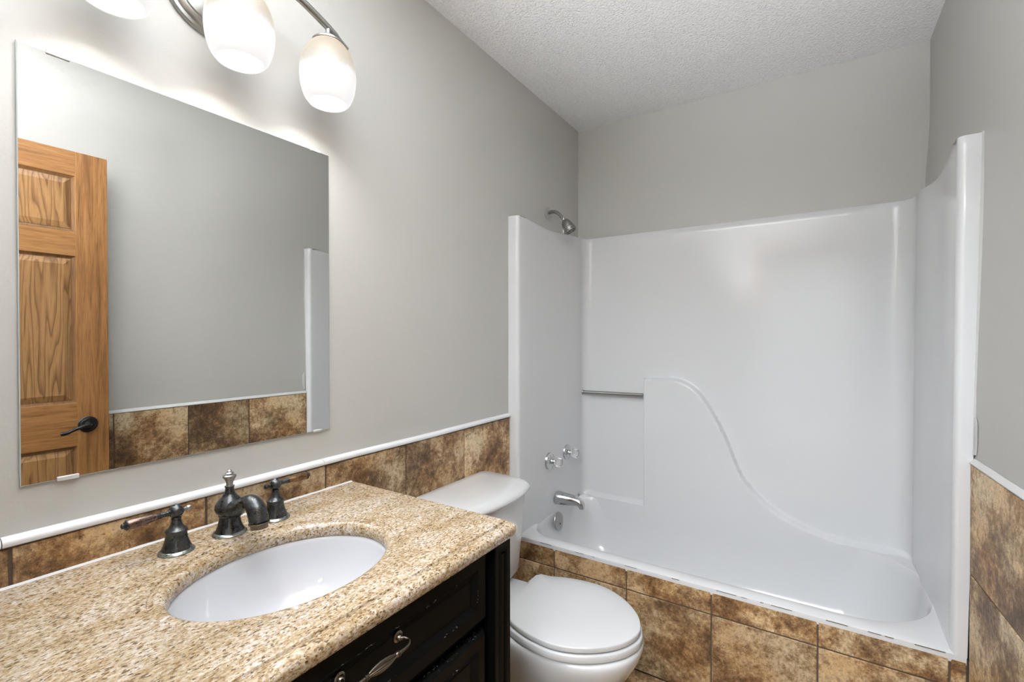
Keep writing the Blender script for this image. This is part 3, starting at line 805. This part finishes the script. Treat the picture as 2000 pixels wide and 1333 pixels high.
# drawer pull (swan neck ends, fluted middle)
pz = .7485; pc = .508
hd = None
for s_ in (-1, 1):
    mb = MB(); y = pc + s_ * .059
    mb.lathe([(.0098, 0), (.0098, .0015), (.008, .003), (.0065, .0035), (.006, .006), (.0035, .009)], (XC - .007, y, pz), (1, 0, 0), 28)
    q = catmull([(XC - .001, y, pz), (XC + .006, y + s_ * .004, pz + .001), (XC + .014, y + s_ * .005, pz - .001), (XC + .020, y - s_ * .001, pz - .003), (XC + .022, y - s_ * .012, pz - .004), (XC + .022, y - s_ * .024, pz - .004)], 6)
    mb.tube(q, [.0034 - .0008 * math.sin(PI * i / (len(q) - 1)) for i in range(len(q))], 14)
    mb.lathe([(.003, 0), (.0050, .001), (.0050, .003), (.0038, .0035), (.0038, .0045), (.0048, .005), (.0048, .007), (.0035, .009)], (XC + .022, y - s_ * .023, pz - .004), (0, -s_, 0), 24)
    if hd is None:
        g = MB().lathe([(.0028, -.0285), (.0038, -.024), (.0056, -.016), (.0068, -.007), (.0071, 0), (.0068, .007), (.0056, .016), (.0038, .024), (.0028, .0285)], (XC + .022, pc, pz - .004), (0, 1, 0), 72, flute=.13, fn=9)
        hd = g.build('drawer_handle', M['pull'], None); hd.parent = dro; hd['label'] = 'antique silver bow pull with fluted grip'
    e_ = mb.build('handle_mount', M['pull'], None); e_.parent = dro

# ------------------------------------------------------------------ granite worktop
ZT = .841; SC = (.312, .517); SA, SB = .152, .193   # hole semi axes (x, y)
CX0, CX1, CY0, CY1 = .0125, .5786, .130, .9005
NA = 160
def rect_loop(of, os_, z):
    x0, x1, y0, y1 = CX0, CX1 - of, CY0 + os_, CY1 - os_
    L = []
    for i in range(NA):
        a = 2 * PI * (i + .5) / NA; c, s_ = math.cos(a), math.sin(a)
        # ray from hole centre to rectangle
        tx = ((x1 if c > 0 else x0) - SC[0]) / c; ty = ((y1 if s_ > 0 else y0) - SC[1]) / s_
        t = min(tx, ty); L.append([SC[0] + c * t, SC[1] + s_ * t, z])
    # snap nearest samples to the corners
    for cx, cy in ((x0, y0), (x1, y0), (x1, y1), (x0, y1)):
        a = math.atan2(cy - SC[1], cx - SC[0]) % (2 * PI); i = int(a / (2 * PI) * NA) % NA; L[i] = [cx, cy, z]
    return L
def ell_loop(g, z): return [[SC[0] + math.cos(2 * PI * (i + .5) / NA) * (SA + g), SC[1] + math.sin(2 * PI * (i + .5) / NA) * (SB + g), z] for i in range(NA)]
def edge(of, os_, z): return rect_loop(of, os_, z)
prof = [(.014, .003, .8078), (.008, .0015, .8082), (.0045, .001, .811), (.0028, .0008, .815), (.0014, .0006, .8195), (.0, .0, .8245), (.0004, .0, .829), (.0022, .0, .8335), (.006, .0002, .8365), (.012, .0004, .8385), (.020, .0008, .8386), (.0250, .0012, .8378), (.0272, .0014, .8362), (.0284, .0016, .8362), (.0300, .0018, .8400), (.034, .0022, .841)]
L = [edge(*p) for p in prof]
def mixl(a, b, t): return [[a[i][k] + (b[i][k] - a[i][k]) * t for k in range(3)] for i in range(NA)]
rl = L[-1]
L += [mixl(rl, ell_loop(.032, ZT), .5), ell_loop(.030, ZT), ell_loop(.0275, .8403), ell_loop(.0262, .8372), ell_loop(.0242, .8370), ell_loop(.018, .8386), ell_loop(.011, .8380), ell_loop(.0055, .8350), ell_loop(.002, .8305), ell_loop(.0005, .825), ell_loop(0, .8185), ell_loop(.001, .812), ell_loop(.004, .8078)]
mb = MB(); mb.loft(L, False, False); n_ = len(L)
for j in range(NA):
    mb.f.append((j, (j + 1) % NA, (n_ - 1) * NA + (j + 1) % NA, (n_ - 1) * NA + j)); mb.mi.append(0); mb.c.append((0, 0, 0))
ct = mb.build('granite_worktop', M['granite'], angle=35)
tag(ct, 'speckled beige granite worktop with moulded front edge on the black vanity', 'countertop')

# undermount sink
sk = thing('sink_basin', 'white oval undermount sink in the beige granite worktop', 'sink', (SC[0], SC[1], .66))
def el2(fx_, z, dx=0): return [(SC[0] + dx + math.cos(2 * PI * i / 96) * (SA + .006) * fx_, SC[1] + math.sin(2 * PI * i / 96) * (SB + .006) * fx_, z) for i in range(96)]
L = [el2(1.12, .8075), el2(1.0, .8075), el2(.985, .806), el2(.975, .798), el2(.955, .77), el2(.90, .735), el2(.80, .705), el2(.65, .685), el2(.45, .674), el2(.25, .670), el2(.12, .668),
     el2(.12, .655), el2(.5, .66), el2(.82, .69), el2(.97, .745), el2(1.02, .79), el2(1.12, .795)]
mb = MB(); mb.loft(L, False, False)
for j in range(96): mb.f.append((j, (j + 1) % 96, 16 * 96 + (j + 1) % 96, 16 * 96 + j)); mb.mi.append(0); mb.c.append((0, 0, 0))
mb.build('sink_bowl', M['sink'], sk, angle=60)
MB().lathe([(.021, 0), (.021, .002), (.017, .003), (.015, .0), (.014, -.01)], (SC[0], SC[1], .6685), (0, 0, 1), 32).build('drain', M['bronze'], sk)

# ------------------------------------------------------------------ faucet set
fc = thing('sink_faucet', 'aged bronze arched faucet spout behind the sink, between its two lever handles', 'faucet', (.090, .5165, ZT))
o = (.090, .5165, ZT)
MB().lathe([(.033, 0), (.0335, .002), (.032, .004), (.028, .007)], o, n=48).build('base_plate', M['patina'], fc)
MB().lathe([(.0285, .0065), (.0255, .012), (.0225, .02), (.0205, .03), (.0195, .0375), (.021, .039), (.0215, .0405), (.0205, .042), (.022, .044), (.0265, .049), (.0285, .056), (.0275, .063), (.023, .071), (.0165, .079), (.0115, .085), (.0088, .091), (.0082, .100), (.0095, .1005), (.0095, .102)], o, n=48).build('faucet_body', M['bronze'], fc)
L = []; sp_pts = catmull([(.094, .5165, ZT + .054), (.118, .5165, ZT + .058), (.140, .5165, ZT + .071), (.158, .5165, ZT + .081), (.178, .5165, ZT + .083), (.195, .5165, ZT + .073), (.203, .5165, ZT + .058), (.206, .5165, ZT + .048)], 6)
nsp = len(sp_pts); rads = [interp([(0, .020), (.12, .0185), (.28, .0135), (.42, .0120), (.55, .0150), (.7, .0178), (.85, .0182), (1, .0178)], i / (nsp - 1)) for i in range(nsp)]
MB().tube(sp_pts, rads, 28).build('spout', M['bronze'], fc)
tipd = Vector((.10, 0, -1)).normalized()
MB().lathe([(.0178, 0), (.0198, .001), (.0198, .0035), (.0175, .0045)], (.206, .5165, ZT + .0485), tipd, 36).lathe([(.0165, .003), (.0165, .012), (.013, .0125)], (.206, .5165, ZT + .0485), tipd, 36).build('spout_rim', M['pull'], fc)
MB().lathe([(.0075, .102), (.0065, .106), (.0070, .110), (.0100, .117), (.0128, .121), (.0128, .1245), (.0095, .126), (.0080, .127), (.0088, .1295), (.0060, .131), (.0048, .1325), (.0052, .1345), (.0025, .137)], o, n=36).build('lift_knob', M['nickel'], fc)

def faucet_handle(y, sgn, label, gripmat):
    o = (.0935, y, ZT)
    t = thing('faucet_handle', label, 'faucet handle', o, 'bronze lever handles beside the faucet')
    MB().lathe([(.0305, 0), (.0312, .0015), (.0300, .004), (.0268, .006), (.0262, .0065)], o, n=44).build('base_plate', M['patina'], t)
    MB().lathe([(.0255, .006), (.0252, .009), (.0222, .016), (.0195, .025), (.0180, .034), (.0178, .039), (.0190, .0415), (.0185, .044), (.0140, .0475), (.0105, .053), (.0088, .059), (.0078, .064), (.0090, .0655), (.0080, .068)], o, n=44).build('handle_body', M['bronze'], t)
    c = Vector(o) + Vector((0, 0, .0795)); r = .0128
    MB().lathe([(r * math.sin(PI * i / 16) + .0003, -r * math.cos(PI * i / 16)) for i in range(17)], c, n=32).lathe([(.006, .0115), (.0045, .0135), (.001, .0145)], c, n=20).build('ball', M['bronze'], t)
    d = Vector((0, sgn, -.02 if sgn < 0 else .02)).normalized()
    MB().lathe([(.006, .010), (.0062, .013), (.0048, .0145), (.0050, .024), (.0062, .030), (.0066, .033)], c, d, 24).build('lever_neck', M['bronze'], t)
    MB().lathe([(.0064, .033), (.0070, .040), (.0088, .050), (.0098, .062), (.0096, .071), (.0085, .078), (.0082, .079)], c, d, 28).build('lever_grip', gripmat, t)
    MB().lathe([(.0096, .0785), (.0098, .0805), (.0080, .0815), (.0072, .083), (.0045, .0845), (.0048, .0870), (.002, .0885)], c, d, 24).build('lever_cap', M['bronze'], t)
    MB().lathe([(.0045, .010), (.0035, .014), (.0035, .0165), (.0048, .018), (.0058, .021), (.0052, .0245), (.002, .0265)], c, -d, 22).build('rear_knob', M['nickel'] if sgn < 0 else M['bronze'], t)
    return t
faucet_handle(.4145, -1, 'bronze faucet lever handle with grey copper grip, left of the spout', M['copper'])
faucet_handle(.6165, 1, 'bronze faucet lever handle with warm brown grip, right of the spout', M['brass'])

# ------------------------------------------------------------------ mirror
mi_ = thing('wall_mirror', 'frameless rectangular wall mirror held by small clips above the sink', 'mirror', (.003, .521, 1.389))
y0, y1, z0, z1 = .2166, .8256, 1.0077, 1.7704
mb = MB(); mb.add([(.0055, y0, z0), (.0055, y1, z0), (.0055, y1, z1), (.0055, y0, z1)], [(0, 1, 2, 3)], 0)
mb.build('mirror_glass', M['mirror'], mi_, smooth=False)
mb = MB(); e = .0016
mb.add([(.0045, y0 - e, z0 - e), (.0045, y1 + e, z0 - e), (.0045, y1 + e, z1 + e), (.0045, y0 - e, z1 + e), (.0015, y0 - e, z0 - e), (.0015, y1 + e, z0 - e), (.0015, y1 + e, z1 + e), (.0015, y0 - e, z1 + e), (.0054, y0, z0), (.0054, y1, z0), (.0054, y1, z1), (.0054, y0, z1)],
       [(0, 1, 9, 8), (1, 2, 10, 9), (2, 3, 11, 10), (3, 0, 8, 11), (0, 4, 5, 1), (1, 5, 6, 2), (2, 6, 7, 3), (3, 7, 4, 0), (7, 6, 5, 4)])
mb.build('mirror_backing', M['glassedge'], mi_, smooth=False)
for ya, yb, za, zb in ((.252, .284, z1 - .004, z1 + .004), (.770, .798, z1 - .003, z1 + .003), (.262, .292, z0 - .004, z0 + .004), (.775, .800, z0 - .003, z0 + .003)):
    MB().box((.0005, ya, za), (.0085, yb, zb)).build('mirror_clip', M['clip'], mi_, bevel=.001)

# ------------------------------------------------------------------ vanity light
vl = thing('vanity_light', 'three shade brushed nickel vanity light with arched bar above the mirror', 'light fixture', (0, .534, 2.012))
mb = MB(); L = []
YV, ZA = .534, 2.0915
def ov2(a, b_, x): return [(x, YV + math.cos(2 * PI * i / 64) * a, 2.012 + math.sin(2 * PI * i / 64) * b_) for i in range(64)]
for a, b_, x in ((.100, .078, .0005), (.100, .078, .006), (.097, .075, .010), (.090, .068, .011), (.088, .066, .015), (.083, .061, .018), (.077, .055, .019), (.075, .053, .022), (.05, .035, .024), (.01, .008, .0245)): L.append(ov2(a, b_, x))
mb.loft(L); mb.build('wall_plate', M['nickel'], vl)
XS = .110
mb = MB().tube(catmull([(.022, YV, 2.04), (.05, YV, 2.06), (.08, YV, 2.082), (XS, YV, ZA)], 6), .010, 18)
mb.build('mount_arm', M['nickel'], vl)
bar = []
for i in range(61):
    y = .259 + .55 * i / 60; bar.append((XS, y, ZA - .93 * (y - YV) ** 2))
MB().tube(bar, [.0075 if 3 < i < 57 else .0055 for i in range(61)], 18, flat=1.25).build('arched_bar', M['nickel'], vl)
for y in (.317, .534, .7505):
    zb = 1.8555
    ztop_ = ZA - .93 * (y - YV) ** 2
    MB().lathe([(.0065, ztop_ - zb), (.0065, .176), (.012, .173), (.023, .166), (.033, .158), (.038, .155), (.038, .151), (.031, .150)], (XS, y, zb), (0, 0, 1), 36).build('shade_cap', M['nickel'], vl)
    prof = [(.047, 0), (.055, .0105), (.063, .032), (.067, .058), (.067, .082), (.063, .106), (.054, .128), (.042, .145), (.032, .154)]
    pp = [(interp([(h, r) for r, h in prof], h_), h_) for h_ in [.154 * i / 30 for i in range(31)]]
    inner = [(r - .003, h) for r, h in reversed(pp)]; inner[0] = (inner[0][0], .153)
    mb = MB(); mb.lathe(pp + inner, (0, 0, 0), (0, 0, 1), 48, cap0=False, cap1=False)
    k2 = len(pp + inner)
    for j in range(48): mb.f.append((j, (j + 1) % 48, (k2 - 1) * 48 + (j + 1) % 48, (k2 - 1) * 48 + j)); mb.mi.append(0); mb.c.append((0, 0, 0))
    s_ = mb.build('lamp_shade', M['shade'], None, angle=60); s_.parent = vl; s_.location = (XS - vl.location[0], y - vl.location[1], zb - vl.location[2])
    pl = bpy.data.lights.new('bulb', 'POINT'); pl.energy = BULB_W; pl.shadow_soft_size = .028; pl.color = (1, .99, .98)
    po = bpy.data.objects.new('bulb', pl); COL.objects.link(po); po.parent = vl; po.location = (XS - vl.location[0], y - vl.location[1], zb + .055 - vl.location[2])

# ------------------------------------------------------------------ oak door, standing open against the right wall
DXF = 1.42; hinge, free = .041, .752
doorz = (.012, 2.027)
dn_ = bpy.data.objects.new('door_1', None); COL.objects.link(dn_); dn_.location = (DXF + .0175, hinge, 0); tag(dn_, kind='structure')
st = .104; pw = (free - hinge - 3 * st) / 2
rails = [(.012, .245), (.815, .993), (1.598, 1.697), (1.927, 2.027)]
mb = MB()
for y0 in (hinge, hinge + st + pw, free - st): mb.box((DXF, y0, doorz[0]), (DXF + .035, y0 + st, doorz[1]))
mb.build('door_stile', M['oakv'], dn_, smooth=False, bevel=.0012)
mb = MB()
for c0 in (hinge + st, hinge + 2 * st + pw):
    for z0, z1 in rails: mb.box((DXF + .0003, c0, z0), (DXF + .0347, c0 + pw, z1))
mb.build('door_rail', M['oakh'], dn_, smooth=False, bevel=.001)
for c0 in (hinge + st, hinge + 2 * st + pw):
    for z0, z1 in ((.245, .815), (.993, 1.598), (1.697, 1.927)):
        mb = MB()
        for sgn, xf in ((1, DXF), (-1, DXF + .035)):
            R_ = [(0, xf + sgn * .001, 0), (.004, xf + sgn * .007, 1), (.010, xf + sgn * .010, 1), (.013, xf + sgn * .010, 1), (.036, xf + sgn * .003, 0), (.038, xf + sgn * .003, 0)]
            k = MB(); ringface(k, c0, c0 + pw, z0, z1, R_); k.f.pop(); k.mi.pop(); k.c.pop(); mb.add(k.v, k.f, k.mi)
        mb.build('door_panel', [M['oakp'], M['oakd']], dn_, smooth=False)
for sgn, xf in ((-1, DXF), (1, DXF + .035)):
    mb = MB(); c = (xf, .682, .900)
    mb.lathe([(.033, 0), (.033, .003), (.030, .006), (.026, .007), (.024, .010), (.014, .012), (.0115, .016), (.0105, .035), (.012, .042), (.010, .046)], c, (sgn, 0, 0), 36)
    if sgn < 0:
        p = catmull([(xf - .040, .682, .900), (xf - .043, .66, .899), (xf - .043, .63, .889), (xf - .041, .605, .879), (xf - .040, .588, .878)], 6)
        mb.tube(p, [interp([(0, .009), (.25, .0075), (.6, .0065), (.9, .0085), (1, .006)], i / (len(p) - 1)) for i in range(len(p))], 16)
    h_ = mb.build('door_handle', M['orb'], dn_); h_['label'] = 'dark bronze lever handle'
